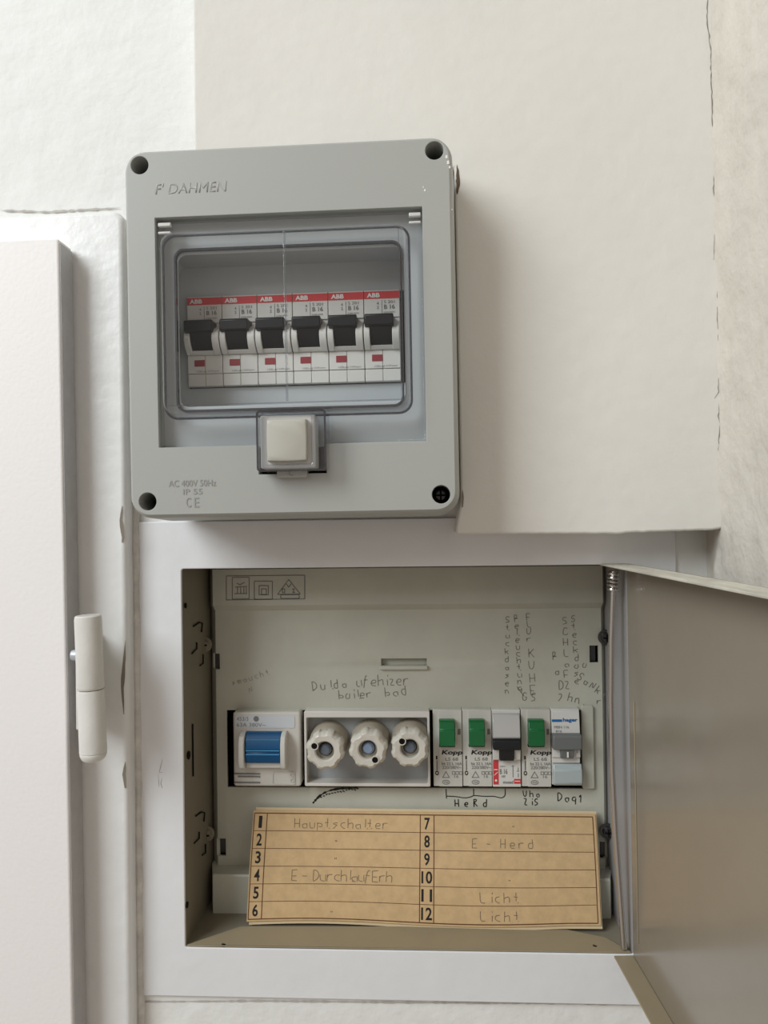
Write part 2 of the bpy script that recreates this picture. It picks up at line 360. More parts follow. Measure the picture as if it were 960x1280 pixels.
# hinge strap reaching back to the casing and leaf
x_ = hb.lerp(ht, .5)
MB().box(x_.x - .009, x_.x - .004, hb.z + .014, ht.z - .012, -.031, J).build('hinge_strap', 'hinge', hg, bevel=.001)
# ================================================================== FLUSH METER CABINET (below)
CY = .048                                        # cover plate depth
cab = thing('fuse_cabinet', 'flush lower fuse cabinet with its metal door open and pencil notes on the cover', 'fuse cabinet', Matrix.Translation(((tubx0 + tubx1) / 2, .05, tubz0)))
fx0, fx1, fz0, fz1 = W.P(167, 950, 0).x, W.P(845, 690, 0).x, W.P(500, 1251, 0).z, W.P(500, 648, 0).z
plate('surround_frame', W, rr(fx0, fx1, fz0, fz1, .002, 3), [rr(tubx0, tubx1 + .0012, tubz0, tubz1, .0012, 4)], 0, .0021, 'frame', cab, bevel=.0008, seg=3)
crack('grime_line', [(172, 1252), (330, 1251), (500, 1253), (700, 1254), (800, 1256)], .0018, 2.2, wb, m='grime', amp=.8)
for q_ in ([(203, 948), (201, 958), (199, 966)], [(199, 966), (203, 965)], [(198, 968), (199, 984)], [(203, 972), (201, 979), (203, 985)], [(166, 682), (166, 702)], [(166, 980), (168, 1060)], [(168, 1100), (170, 1245)]):
    crack('paint_crack', q_, .00005, 1.1, cab, amp=.5)
T = .0012; TD = .062
tx0, tx1, tz0, tz1 = tubx0, tubx1, tubz0, tubz1
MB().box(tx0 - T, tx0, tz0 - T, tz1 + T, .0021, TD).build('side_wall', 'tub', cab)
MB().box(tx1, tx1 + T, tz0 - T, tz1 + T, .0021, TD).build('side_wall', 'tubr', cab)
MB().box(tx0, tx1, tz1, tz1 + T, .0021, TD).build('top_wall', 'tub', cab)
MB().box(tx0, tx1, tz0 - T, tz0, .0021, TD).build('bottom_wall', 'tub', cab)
MB().box(tx0, tx1, tz0, tz1, TD, TD + T).build('back_wall', 'dark', cab)
# sloping front lip plate on the floor with two screw holes
lz = tz0 + .0004
mb = MB(); pl = Fr(Matrix.Translation((0, 0, lz)) @ Matrix.Rotation(R(90), 4, 'X'))   # plate in the floor plane
def floorp(px, py):
    d = cam_rot @ Vector(((px - 480) / FPX, -(py - 640) / FPX, -1.0)); t = (lz - cam_loc.z) / d.z; q = cam_loc + d * t; return (q.x, q.y)
o4 = [(tx0 + .001, .0005), (tx1 - .001, .0005), (floorp(757, 1174)[0], floorp(757, 1174)[1]), floorp(690, 1160), floorp(300, 1160)]
holes = [circ(*floorp(280, 1182), .0013, 12), circ(*floorp(744, 1184), .0013, 12)]
cu_frame = Fr(Matrix(((1, 0, 0, 0), (0, 0, 1, 0), (0, 1, 0, lz), (0, 0, 0, 1))))
plate('floor_lip', cu_frame, o4, holes, 0, .0009, 'doorfl', cab)
for h_ in holes:
    MB(cu_frame).prism([(x, z) for x, z in h_], .00005, .0003).build('screw_hole', 'dark', cab)
# cover plate: height field with cut-outs
cvx0, cvx1 = W.P(262, 950, CY).x, W.P(764, 950, CY).x
cz = lambda py: W.P(500, py, CY).z
cxp = lambda px: W.P(px, 940, CY).x
zrows = [(cz(711.5), -.000), (cz(714), -.0095), (cz(754), -.0105), (cz(763), 0.0), (cz(1079), 0.0), (cz(1079) - .0004, 0)]
# profile list of (z, y offset) from top to bottom
bz = W.P(500, 1096, CY - .012).z
zprof = [(cz(706), .0), (cz(707), -.004), (cz(709), -.0052), (cz(754), -.0052), (cz(762), 0), (bz + .0004, 0), (bz, -.0112), (bz - .001, -.0120), (W.P(500, 1145, CY - .0122).z, -.0122), (W.P(500, 1145, CY - .0122).z - .0006, .0)]
ex = .0045
cov_th = .002
ho = {'module_opening': (cxp(284), cxp(730), cz(985), cz(887.5)), 'slot_a': (cxp(266), cxp(276), cz(836), cz(816)), 'slot_b': (cxp(269), cxp(281), cz(1072), cz(1050)),
      'slot_c': (cxp(739), cxp(750), cz(829), cz(808)), 'slot_d': (cxp(748), cxp(758), cz(1071), cz(1050)), 'grip': (cxp(478), cxp(535), cz(835), cz(823))}
xs = sorted(set([cvx0, cvx0 + ex, cvx1 - ex, cvx1] + [v for h_ in ho.values() for v in h_[:2]]))
zs = sorted(set([z for z, _ in zprof] + [v for h_ in ho.values() for v in h_[2:]]))
def yprof(z):
    for (za, ya), (zb, yb) in zip(zprof, zprof[1:]):
        if zb <= z <= za: return ya + (yb - ya) * ((za - z) / max(za - zb, 1e-9))
    return 0
def ycov(x, z):
    y = CY + yprof(z); d = min(x - cvx0, cvx1 - x)
    if d < ex - 1e-7: y += (1 - d / ex) * (.007 + (CY - y) * .6)
    return y
vs_ = [(x, ycov(x, z), z) for z in zs for x in xs]; nx = len(xs); fs = []
inh = lambda x, z: any(h_[0] < x < h_[1] and h_[2] < z < h_[3] for h_ in ho.values())
for j in range(len(zs) - 1):
    for i in range(nx - 1):
        if not inh((xs[i] + xs[i + 1]) / 2, (zs[j] + zs[j + 1]) / 2):
            fs.append((j * nx + i, j * nx + i + 1, (j + 1) * nx + i + 1, (j + 1) * nx + i))
mb = MB(); mb.add(vs_, fs); cov = mb.build('cover_plate', 'cover', cab)
so = cov.modifiers.new('thick', 'SOLIDIFY'); so.thickness = cov_th; so.offset = -1
bv = cov.modifiers.new('bevel', 'BEVEL'); bv.width = .0006; bv.segments = 2; bv.limit_method = 'ANGLE'; bv.angle_limit = R(35)
# normals must face the viewer so that the sheet thickens backwards
if sum(p.normal.y * p.area for p in cov.data.polygons) > 0: cov.data.flip_normals()
g = ho['grip']
MB().add([(g[0], CY + .004, g[2] + .0016), (g[1], CY + .004, g[2] + .0016), (g[1], CY + .004, g[3]), (g[0], CY + .004, g[3]), (g[0], CY - .0005, g[2]), (g[1], CY - .0005, g[2]), (g[0], CY + .002, g[3]), (g[1], CY + .002, g[3])],
         [(0, 1, 2, 3), (4, 5, 1, 0), (3, 2, 7, 6)]).build('grip_recess', 'cover', cov)
MB().prism(rr(g[0] - .0010, g[1] + .0006, g[2] - .0008, g[2] + .0016, .0008), CY - .0022, CY + .001).build('grip_bar', 'cover', cov, bevel=.0006)
for k in ('slot_a', 'slot_b', 'slot_c', 'slot_d'):
    h_ = ho[k]
    MB().box(h_[0] - .0005, h_[1] + .0005, h_[2] - .0005, h_[3] + .0005, CY + .008, CY + .009).build('slot', 'dark', cov)
    MB().box(h_[0] + .0012, h_[1] - .001, h_[2], h_[3], CY + .0035, CY + .006).build('slot_tongue', 'screw', cov)
mo = ho['module_opening']
MB().box(mo[0] - .002, mo[1] + .002, mo[2] - .002, mo[3] + .002, CY + .0105, CY + .0112).build('opening_back', 'dark', cov)
# seam of an adhesive blanking strip right of the breakers
bs = W.Rc(727, 881, 742, 986, CY - .001)
MB().prism(rr(*bs, .0012), CY - .0022, CY + .001).build('blanking_strip', 'cover', cov, bevel=.0004)
# screws at the cover edges
for px, py, s_ in ((255, 806, 1), (258, 1043, 1), (758, 797, -1), (760, 1040, -1)):
    p = W.P(px, py, CY - .004)
    sc_ = MB().lathe(p.x, p.z, [(.0001, -.0018 + p.y), (.0025, -.0016 + p.y), (.0030, -.0006 + p.y), (.0030, p.y + .0008), (.0045, p.y + .0010), (.0046, p.y + .0016), (.001, p.y + .0018)], 20).build('cover_screw', 'screw' if s_ < 0 else 'tub', cab)
    MB().box(p.x - .0022, p.x + .0022, p.z - .0004, p.z + .0004, p.y - .0023, p.y - .0014).add([(p.x - .0004, p.y - .0023, p.z - .0022), (p.x + .0004, p.y - .0023, p.z - .0022), (p.x + .0004, p.y - .0023, p.z + .0022), (p.x - .0004, p.y - .0023, p.z + .0022)], [(0, 1, 2, 3)]).build('screw_cross', 'dark', sc_)
# left side wall: bent spring clips, slots and holes
wx = tx0 + .0006
def wallp(px, py):                                # pixel on the left side wall
    d = cam_rot @ Vector(((px - 480) / FPX, -(py - 640) / FPX, -1.0)); t = (wx - cam_loc.x) / d.x; return cam_loc + d * t
for oy in (0, 237):
    for path in ([(242, 783), (249, 778), (253, 779), (252, 790)], [(240, 817), (246, 811), (246, 803)], [(254, 818), (254, 829), (250, 832)]):
        MB().tube([wallp(x + (3 if oy else 0), y + oy) for x, y in path], .00042, 6).build('spring_clip', 'dark', cab)
for px, py, a_, b_ in ((232, 757, .0012, .0022), (236, 944, .0014, .0032), (234, 1131, .0012, .0024)):
    p = wallp(px, py); MB().tube([(p.x - .0002, p.y, p.z), (p.x + .0003, p.y, p.z)], [b_ * .7, b_ * .7], 12).build('wall_hole', 'dark', cab)
p = wallp(241, 905); q = wallp(242, 970)
MB().box(wx - .0003, wx + .0002, q.z, p.z, p.y - .0005, p.y + .0006).build('wall_slit', 'dark', cab)
# --- door of the cabinet, opened towards the viewer
hx = tubx1 - .0002
da = R(3.6)
DM = Matrix.Translation((hx, -.0012, 0)) @ Matrix.Rotation(da, 4, 'Z') @ Matrix.Rotation(R(-90), 4, 'Z')
Dr = Fr(DM)      # local x runs out from the hinge (towards the viewer), local y = +x side turned: away from the opening
dz0, dz1 = tz0 - .0006, tz1 + .0006
FD = .0100       # flange depth, towards the opening
# in this frame local +y points to world +x ; the flange stands towards local -y
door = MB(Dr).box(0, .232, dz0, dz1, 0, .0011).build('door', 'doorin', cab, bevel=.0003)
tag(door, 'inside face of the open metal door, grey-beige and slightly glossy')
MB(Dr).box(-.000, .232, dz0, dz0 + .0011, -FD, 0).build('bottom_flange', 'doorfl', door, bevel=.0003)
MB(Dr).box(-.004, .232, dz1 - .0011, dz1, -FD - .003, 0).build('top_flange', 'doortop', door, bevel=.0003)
MB(Dr).box(.2309, .232, dz0, dz1, -FD, 0).build('edge_flange', 'doorfl', door, bevel=.0003)
# pressed stiffening line on the door
MB(Dr).box(.0085, .0092, dz0 + .012, dz1 - .07, -.0005, 0).build('pressed_edge', 'doorfl', door, bevel=.0002)
# hinge rod with spring coils
rod = [W.P(767, 714, .002), W.P(766, 740, .002), W.P(764, 800, .002), W.P(763.5, 880, .002), W.P(765, 960, .002), W.P(769, 1040, .002), W.P(775, 1120, .002), W.P(780, 1186, .002)]
ro = MB().tube(rod, .0015, 12).build('hinge_rod', 'steel', cab); tag(ro, 'bent bright steel hinge rod')
coil = []
for i in range(111):
    t = i / 110; p = rod[0].lerp(rod[1], t * .92); th = t * 5 * 2 * math.pi
    coil.append((p.x + .0024 * math.cos(th), p.y + .0024 * math.sin(th), p.z))
MB().tube(coil, .0009, 8).build('spring', 'steel', ro)
# --- pencil writing and marks on the cover
ys = CY - .00018
lift = lambda x, z: (x, ys, z)
kc = W.S(500, 850, CY)
def cp(px, py): p = W.P(px, py, CY); return p.x, p.z
mb = MB()
def note(s_, px, py, hpx, advpx, ang=0, wd=.9, m_=None, jit=.3, **k):
    m_ = m_ or mb
    x, z = cp(px, py); hand(m_, s_, x, z, hpx * kc, advpx * kc, wd * kc, lift, ang=R(ang), jit=jit, **k)
note('Dulda', 391, 863, 11, 10.5, 5); note('ufehizer', 446, 858, 13, 9, 2); note('boiler', 424, 874, 11, 8.5, 3); note('bad', 482, 871, 12, 10, 6)
mb.build('pencil_writing', 'pencil', cov); mb = MB()
def vnote(s_, px, py, hpx, step, ang=0, wd=.8, m_=None):
    m_ = m_ or mb
    x, z = cp(px, py); hand(m_, s_, x, z, hpx * kc, 0, wd * kc, lift, ang=R(ang), vert=True, step=step * kc, wx=1.0)
vnote('Stuckdasen', 632, 778, 7.5, 9.8); vnote('Beleuchtung', 643, 777, 8, 8.6, 2); vnote('FLUr', 658, 775, 8, 9); vnote('KUHE', 661, 822, 11, 15.2, 2)
note('GS', 653, 875, 10, 11, -4); 
ribbon(mb, [cp(646, 858), cp(650, 864), cp(655, 870)], .8 * kc, lift)
mb.build('pencil_writing', 'pencil', cov); mb = MB()
vnote('SCHLaFZ', 703, 780, 9, 13.3, 1); vnote('Steckdose', 714, 777, 8, 9.6, 1); note('2', 698, 876, 9, 8); note('hn.', 709, 876, 11, 9, -15)
note('B', 691, 825, 10, 8, m_=mb); note('a', 694, 843, 9, 8, m_=mb); note('D', 699, 862, 11, 8, m_=mb); vnote('o', 728, 834, 8, 9, m_=mb); note('SaNki', 721, 848, 10, 9, -38); vnote('r3', 746, 880, 8, 10, m_=mb)
mb.build('pencil_writing', 'pencil', cov)
mb2 = MB(); note('smaucht', 291, 857, 8, 7.5, 16, .9, mb2); note('N', 312, 866, 8, 8, 10, .8, mb2)
mb2.build('faint_pencil_writing', 'pencill', cov)
mb = MB()
for pth in ([(557.5, 986), (558, 998)], [(558, 995), (570, 995.5), (581, 997.5), (589, 996), (592, 994), (606, 995.5), (617, 995), (626, 997.5), (630, 996), (631.5, 993), (631.5, 986)], [(592, 986), (592, 994)]):
    ribbon(mb, chaikin([cp(*q) for q in pth]), 1.1 * kc, lift)
note('HeRd', 569, 1008, 9, 11.5, 0, 1.2, mb, .35); note('Uha', 654, 996, 8, 8, 0, 1.0, mb); note('ZiS', 655, 1006, 8, 8.5, 0, 1.1, mb); note('Dag1', 697, 1001, 10, 8.6, -3, 1.1, mb)
mb.build('pen_writing', 'ink', cov)
mb = MB()
arc = [(391, 1004), (396, 998), (403, 992), (412, 988), (424, 985.5), (436, 984.8), (447, 984.6)]
ribbon(mb, chaikin(chaikin([cp(*q) for q in arc])), [kc * 2.6 * (.3 + random.random()) for _ in chaikin(chaikin(arc))], lift)
for i in range(14):
    t = i / 13; x = 400 + 46 * t; y = 996 - 10 * math.sin(t * 1.5)
    ribbon(mb, [cp(x, y), cp(x + 2.5, y + random.uniform(-2, 2))], kc * 1.3, lift)
mb.build('scuff_mark', 'ink', cov)
# embossed symbols, top left of the cover
mb = MB(); ye = CY - .0052 - .00025; ke = W.S(320, 735, CY - .005)
ee = lambda px, py: (lambda p: (p.x, p.z))(W.P(px, py, CY - .0052))
def eline(pts_, closed=True, wd=.9):
    q = [ee(*p) for p in pts_]
    if closed: q.append(q[0])
    for a_, b_ in zip(q, q[1:]): ribbon(mb, [a_, b_], wd * ke, lambda x, z: (x, ye, z))
eline([(283, 720), (381, 719), (381, 748.5), (283, 750)]); eline([(290.5, 722), (311.5, 721.5), (311.5, 748.5), (290.5, 749)])
eline([(318, 726.5), (340.5, 726.5), (340.5, 749), (318, 749)]); eline([(324, 732), (335.5, 732), (335.5, 743.5), (324, 743.5)]); eline([(327, 736), (333, 736), (333, 743), (327, 743)])
eline([(361, 724.5), (375.5, 742.5), (347, 743)]); eline([(351, 743.5), (374, 743.5), (374, 748), (351, 748)]); eline([(296, 729), (300, 731), (306, 728)], False); eline([(294, 734), (309, 733)], False)
for x in (297, 301, 305, 308): eline([(x, 734), (x, 742)], False)
eline([(293, 742), (309, 742)], False); eline([(358, 730), (361, 734), (364, 730)], False); eline([(353, 736), (353, 741), (356, 741), (356, 736)]); eline([(365, 737), (368, 736), (366, 741), (369, 740)], False)
mb.build('embossed_symbols', 'inkg', cov)
# ================================================================== MODULES OF THE CABINET
s = W.S(560, 935, .042)                          # metres per photo pixel at the module faces
def q4(x0, v0, x1, v1): return (x0 * s, x1 * s, -v1 * s, -v0 * s)
# --- main switch
o = W.P(291, 890, .040); F = at(o.x, .040, o.z)
ms = thing('main_switch', 'square off-white main switch with a blue rocker at the left end of the row', 'switch', Matrix.Translation((o.x + 43 * s, .045, o.z - 95 * s)))
MB(F).prism(rr(*q4(0, 0, 86, 94), .0016), 0, .012).build('body', 'msw', ms, bevel=.0012, seg=3)
MB(F).prism(rr(*q4(3, 5, 79, 20), .0008), -.0003, .0001).build('rating_label', 'label', ms)
mb = MB(F); add_text(mb, '453/3', *q4(5, 6, 20, 11), -.0004); add_text(mb, '63A 380V~', *q4(5, 13.5, 42, 18.5), -.0004); mb.prism(circ(30 * s, -8.5 * s, 3.5 * s), -.0004, -.00035)
mb.build('lettering', 'inkg', ms)
for x0, x1 in ((11, 18), (63.5, 70)):
    x0_, x1_ = x0 * s, x1 * s
    prof = [(0.0005, -23 * s), (-.004, -23 * s), (-.0075, -27 * s), (-.0092, -36 * s), (-.0092, -58 * s), (-.0078, -66 * s), (-.004, -70 * s), (.0005, -70 * s)]
    MB(F).profx(prof, x0_, x1_).build('cheek', 'msw', ms, bevel=.0006)
rk = MB(F).profx([(.0005, -24 * s), (-.0032, -24 * s), (-.0062, -31 * s), (-.0075, -43 * s), (-.0066, -45 * s), (-.0066, -47 * s), (-.0075, -49 * s), (-.0062, -60 * s), (.0005, -62 * s)], 18.2 * s, 63.3 * s).build('rocker', 'blue', ms, bevel=.0005)
mb = MB(F)
for v, t in ((31, .5), (43.6, .9), (48.4, .9)): mb.box(20 * s, 62 * s, -(v + t) * s, -v * s, -.0077 if v > 40 else -.0066, -.0060)
mb.build('rocker_ridge', mat('pale_blue_ridge', (.10, .36, .58), .3), rk)
MB(F).box(*q4(18.2, 61, 63.3, 68), -.0040, .0005).build('rocker_sill', 'msw', ms, bevel=.0004)
mb = MB(F)
for v in (77, 80.5, 88): mb.box(*q4(1 if v != 80.5 else 6, v, 34, v + 1.4), -.0006, .0002)
mb.build('ribs', 'inkg', ms)
MB(F).ring(rr(*q4(50, 75, 79, 91), .001), rr(*q4(50.8, 75.8, 78.2, 90.2), .0008), -.0005, .0002).ring(circ(75 * s, -79 * s, 2.6 * s), circ(75 * s, -79 * s, 1.8 * s), -.0005, .0002).ring(circ(75 * s, -86 * s, 2.6 * s), circ(75 * s, -86 * s, 1.8 * s), -.0005, .0002).build('terminal_flap', 'msw', ms)
# --- fuse base and the three screw caps
o = W.P(380, 889, .040); F = at(o.x, .040, o.z)
fb = thing('fuse_holder', 'three-way fuse holder in a pale tray with three scalloped porcelain screw caps', 'fuse holder', Matrix.Translation((o.x + 79 * s, .046, o.z - 94 * s)))
MB(F).ring(rr(*q4(0, 0, 158, 94), .0008), rr(*q4(3, 8, 155, 90), .0008), -.0005, .012).build('tray_rim', 'fuserim', fb, bevel=.0004)
MB(F).box(*q4(2, 7, 156, 91), .0085, .0120).build('tray_floor', 'fuseb', fb)
caps = [((406, 939), 205, (-13, 7), False), ((460, 937.5), 0, (9, -12), True), ((512.5, 936), 30, (-10, 10), False)]
for (px, py), rot, (hx_, hz_), bright in caps:
    yf = .026; p = W.P(px, py, yf); k = W.S(px, py, yf); r0 = 24.0 * k
    Fc = at(p.x, yf, p.z)
    cap = thing('screw_cap', None, None, Fc.M); cap.parent = fb; cap.matrix_basis = WM[fb].inverted() @ Fc.M
    lobes = lambda u, r_, y: 1 + (.042 * math.tanh(4 * math.sin(2 * math.pi * 8 * u + rot)))
    lob = lambda u, r_, y: lobes(u, r_, y) if r_ > r0 * .75 else 1
    pr = [(r0 * .50, .0105), (r0 * .48, .0005), (r0 * .54, -.0003), (r0 * .80, -.0006), (r0 * .93, .0004), (r0 * .985, .0020), (r0 * .985, .0075), (r0 * .88, .0088)]
    mb = MB(Fc); mb.lathe(0, 0, pr, 96, lob); mb.f = [f_ for f_ in mb.f if len(f_) == 4]
    mb.build('cap_ring', 'cer', cap)
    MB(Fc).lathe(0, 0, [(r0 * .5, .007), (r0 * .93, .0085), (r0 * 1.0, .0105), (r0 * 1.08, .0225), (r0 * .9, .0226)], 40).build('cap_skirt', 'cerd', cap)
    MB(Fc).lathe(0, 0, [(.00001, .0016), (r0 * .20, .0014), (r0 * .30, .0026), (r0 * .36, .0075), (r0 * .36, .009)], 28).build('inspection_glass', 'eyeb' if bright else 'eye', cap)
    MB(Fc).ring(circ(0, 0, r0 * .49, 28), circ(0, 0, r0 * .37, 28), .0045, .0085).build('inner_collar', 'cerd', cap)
    mb = MB(Fc); mb.lathe(hx_ * k * .98, hz_ * k * .98, [(.0001, -.00075), (r0 * .175, -.0007), (r0 * .175, .0005)], 18).build('test_hole', 'dark', cap)
    mb = MB(Fc); mb.ring(circ(hx_ * k * .98, hz_ * k * .98, r0 * .21, 18), circ(hx_ * k * .98, hz_ * k * .98, r0 * .16, 18), -.0010, .0004).build('hole_rim', 'cer', cap)
# --- beige breakers with green toggles
def kopp(px, py, label):
    o = W.P(px, py, .042); F = at(o.x, .042, o.z)
    t = thing('circuit_breaker', label, 'circuit breaker', Matrix.Translation((o.x + 18 * s, .047, o.z - 96 * s)), 'green-toggle breakers')
    MB(F).box(*q4(0, 0, 36.3, 96), .0006, .0105).build('body', 'kopp', t, bevel=.0003)
    MB(F).prism(rr(*q4(7.2, .5, 36.1, 96), .0003, 2), 0, .0008).build('front_face', 'kopp', t, bevel=.0002)
    tg = MB(F).profx([(.0006, -11 * s), (-.0040, -11 * s), (-.0050, -13 * s), (-.0058, -21.5 * s), (-.0066, -22.5 * s), (-.0062, -42 * s), (.0006, -43.5 * s)], 7.6 * s, 27 * s).build('toggle', 'green', t, bevel=.0004)
    MB(F).box(*q4(7.4, 42.6, 27.2, 44.4), -.0035, .0004).build('toggle_shade', 'dark', t)  # black strip stands in for the shade under the toggle
    MB(F).profx([(.0004, -14 * s), (-.0012, -18 * s), (-.0022, -24 * s), (-.0022, -32 * s), (-.0012, -37 * s), (.0004, -40 * s)], 27.4 * s, 30.5 * s).build('cheek', 'kopp', t, bevel=.0002)
    MB(F).box(*q4(31, 24, 34.5, 31), -.0002, .0006).build('side_notch', 'inkg', t)
    mb = MB(F); add_text(mb, 'Kopp', *q4(10, 50.5, 35.8, 57.5), -.00015, bold=.03, shear=.25)
    add_text(mb, '1', *q4(3.2, 58, 5.2, 62.5), -.0001 + .0006); mb.box(4 * s, 4.9 * s, -76 * s, -63.5 * s, .00045, .0005)
    mb.ring(circ(4.4 * s, -79.5 * s, 2.2 * s, 14, 1.3), circ(4.4 * s, -79.5 * s, 1.2 * s, 14, 1.3), .00045, .0006)
    mb.build('lettering', 'ink', t)
    mb = MB(F); add_text(mb, 'LS 68', *q4(15, 59.5, 31, 63.5), -.00015, .01); add_text(mb, 'bz 22 L 16A', *q4(10.5, 65.5, 35.6, 69), -.00015, .015); add_text(mb, '220/380V~', *q4(11, 70, 35, 74), -.00015, .01)
    mb.ring(circ(15.5 * s, -90.5 * s, 4.8 * s, 20, .6), circ(15.5 * s, -90.5 * s, 4.1 * s, 20, .53), -.00015, -.00005)
    add_text(mb, 'VDE', *q4(12.5, 89.3, 18.5, 91.7), -.00015)
    ol = [(15.5, 76.5), (20.5, 85), (10.5, 85)]; il = [(15.5, 78.2), (19, 84.2), (12, 84.2)]
    mb.ring([(x * s, -v * s) for x, v in ol], [(x * s, -v * s) for x, v in il], -.00015, -.00005)
    for x in (23, 27.5, 32): mb.ring(rr(*q4(x, 77, x + 4, 81), 0), rr(*q4(x + .6, 77.6, x + 3.4, 80.4), 0), -.00015, -.00005)
    add_text(mb, '16', *q4(26, 81.5, 31, 85), -.00015)
    mb.build('fine_print', 'inkg', t)
    return t, o
t1, o1 = kopp(540.8, 887.2, 'green-toggle beige breaker right beside the screw-cap fuse holder')
for px, lab in ((577.6, 'green-toggle beige breaker directly left of the black-toggle one'), (651.2, 'green-toggle beige breaker between the black-toggle one and the grey-toggle one')):
    c = copy_tree(t1); c['label'] = lab; oo = W.P(px, 887.0, .042)
    c.location = Vector(t1.location) + Vector((oo.x - o1.x, 0, oo.z - o1.z))
# --- black toggle breaker B16
o = W.P(614.4, 887.2, .042); F = at(o.x, .042, o.z)
t = thing('circuit_breaker', 'off-white breaker with a black T-shaped toggle and red print, between two green ones', 'circuit breaker', Matrix.Translation((o.x + 18 * s, .047, o.z - 96 * s)))
MB(F).box(*q4(0, 0, 35.4, 96), .0006, .0105).build('body', 'abb', t, bevel=.0003)
MB(F).prism(rr(*q4(.3, 62, 35.2, 96), .0003, 2), 0, .0008).build('front_face', 'abb', t, bevel=.0002)
MB(F).profx([(.0006, -4 * s), (-.0016, -5 * s), (-.0040, -14 * s), (-.0052, -31 * s), (-.0046, -33.5 * s), (.0006, -33.5 * s)], .6 * s, 34.2 * s).build('label_cover', 'haze', t, bevel=.0004)
mb = MB(F).profx([(.0004, -33.6 * s), (-.0064, -33.6 * s), (-.0070, -36 * s), (-.0066, -46.5 * s), (.0004, -47 * s)], .4 * s, 34.4 * s)
tg = mb.build('toggle', 'black', t, bevel=.0006)
MB(F).profx([(.0004, -46 * s), (-.0055, -46 * s), (-.0040, -61 * s), (.0004, -62 * s)], 9 * s, 26 * s).build('toggle_stem', 'black', tg, bevel=.0004)
for x0, x1 in ((.4, 8.4), (26.6, 34.6)): MB(F).profx([(.0004, -47.5 * s), (-.0038, -47.5 * s), (-.0020, -61 * s), (.0004, -63 * s)], x0 * s, x1 * s).build('cheek', 'abb', t, bevel=.0003)
mb = MB(F); mb.box(*q4(.8, 63, 7.6, 93), -.00012, .0001); mb.box(*q4(26.5, 86, 34.8, 92), -.00012, .0001); mb.build('red_print', 'red', t)
mb = MB(F); mb.prism(circ(4.3 * s, -88 * s, 1.4 * s), -.0002, -.00012); mb.box(*q4(2, 74, 6.6, 75), -.0002, -.00012); mb.box(*q4(27.5, 88.3, 34, 89.2), -.0002, -.00012); mb.add([(2 * s, -.0002, -81 * s), (6.6 * s, -.0002, -77 * s), (6.6 * s, -.0002, -78 * s), (2 * s, -.0002, -82 * s)], [(0, 1, 2, 3)]); mb.build('white_print', 'white', t)
mb = MB(F); add_text(mb, 'B 16', *q4(9, 73.5, 18.5, 80), -.00015, .02); add_text(mb, 'mosed', *q4(13, 88, 25.5, 92), -.00015, .02); add_text(mb, '230V~', *q4(9, 69.5, 17, 71.5), -.00015); add_text(mb, 'HBF', *q4(11, 81.5, 16, 84.5), -.00015)
for a_ in ((25, 70, 25.8, 84), (31.5, 72, 32.3, 76), (31.5, 79, 32.3, 84), (24, 69.5, 27, 70.2), (30, 76, 33, 76.8)): mb.box(*q4(*a_), -.00015, -.00005)
mb.build('lettering', 'inkg', t)
# --- grey toggle breaker
o = W.P(688.6, 886.6, .042); F = at(o.x, .042, o.z)
t = thing('circuit_breaker', 'off-white breaker with a grey toggle, blue logo and pale blue flap', 'circuit breaker', Matrix.Translation((o.x + 18 * s, .047, o.z - 95 * s)))
MB(F).box(*q4(0, 0, 35, 94), .0006, .0105).build('body', 'abb', t, bevel=.0004)
MB(F).profx([(.0008, -.5 * s), (-.0004, -2 * s), (-.0022, -28 * s), (-.0022, -58 * s), (-.0008, -60 * s), (-.0008, -66 * s), (.0008, -67 * s)], .3 * s, 34.6 * s).build('front_face', 'abb', t, bevel=.0003)
tg = MB(F).profx([(.0004, -28 * s), (-.0060, -28 * s), (-.0070, -31 * s), (-.0066, -46.5 * s), (.0004, -47 * s)], -.2 * s, 34.8 * s).build('toggle', 'hgrey', t, bevel=.0006)
MB(F).profx([(.0004, -46 * s), (-.0055, -46 * s), (-.0040, -58.5 * s), (.0004, -59.5 * s)], 9.5 * s, 25.5 * s).build('toggle_stem', 'hgrey', tg, bevel=.0004)
mb = MB(F); add_text(mb, '1', *q4(16.6, 49, 18.6, 56), -.0060, .02); mb.build('toggle_mark', 'white', tg)
fn = lambda x, z: (x, -.0005 + (-.0018) * ((-z / s - 2) / 26) - .00015, z)
mb = MB(F)
mb.add([fn(.4 * s, -11.8 * s), fn(13 * s, -11.8 * s), fn(13 * s, -14.8 * s), fn(.4 * s, -14.8 * s)], [(0, 1, 2, 3)])
add_text(mb, 'hager', 14 * s, 32 * s, -15.8 * s, -10.2 * s, 0, .03, fn=fn); mb.build('logo', 'logo', t)
mb = MB(F); add_text(mb, 'MBN 116', 3 * s, 21 * s, -22.5 * s, -19.5 * s, 0, 0, fn=fn); add_text(mb, 'B16', 5 * s, 12 * s, -27.2 * s, -24.6 * s, 0, 0, fn=fn); add_text(mb, 'L', 30 * s, 31.5 * s, -52 * s, -48 * s, -.0024); mb.build('lettering', 'inkg', t)
MB(F).profx([(.0004, -67 * s), (-.0014, -67 * s), (-.0020, -72 * s), (-.0030, -74 * s), (-.0030, -90 * s), (-.0018, -93 * s), (.0008, -94 * s)], 1.2 * s, 36.4 * s).build('lower_flap', 'flap', t, bevel=.0006)
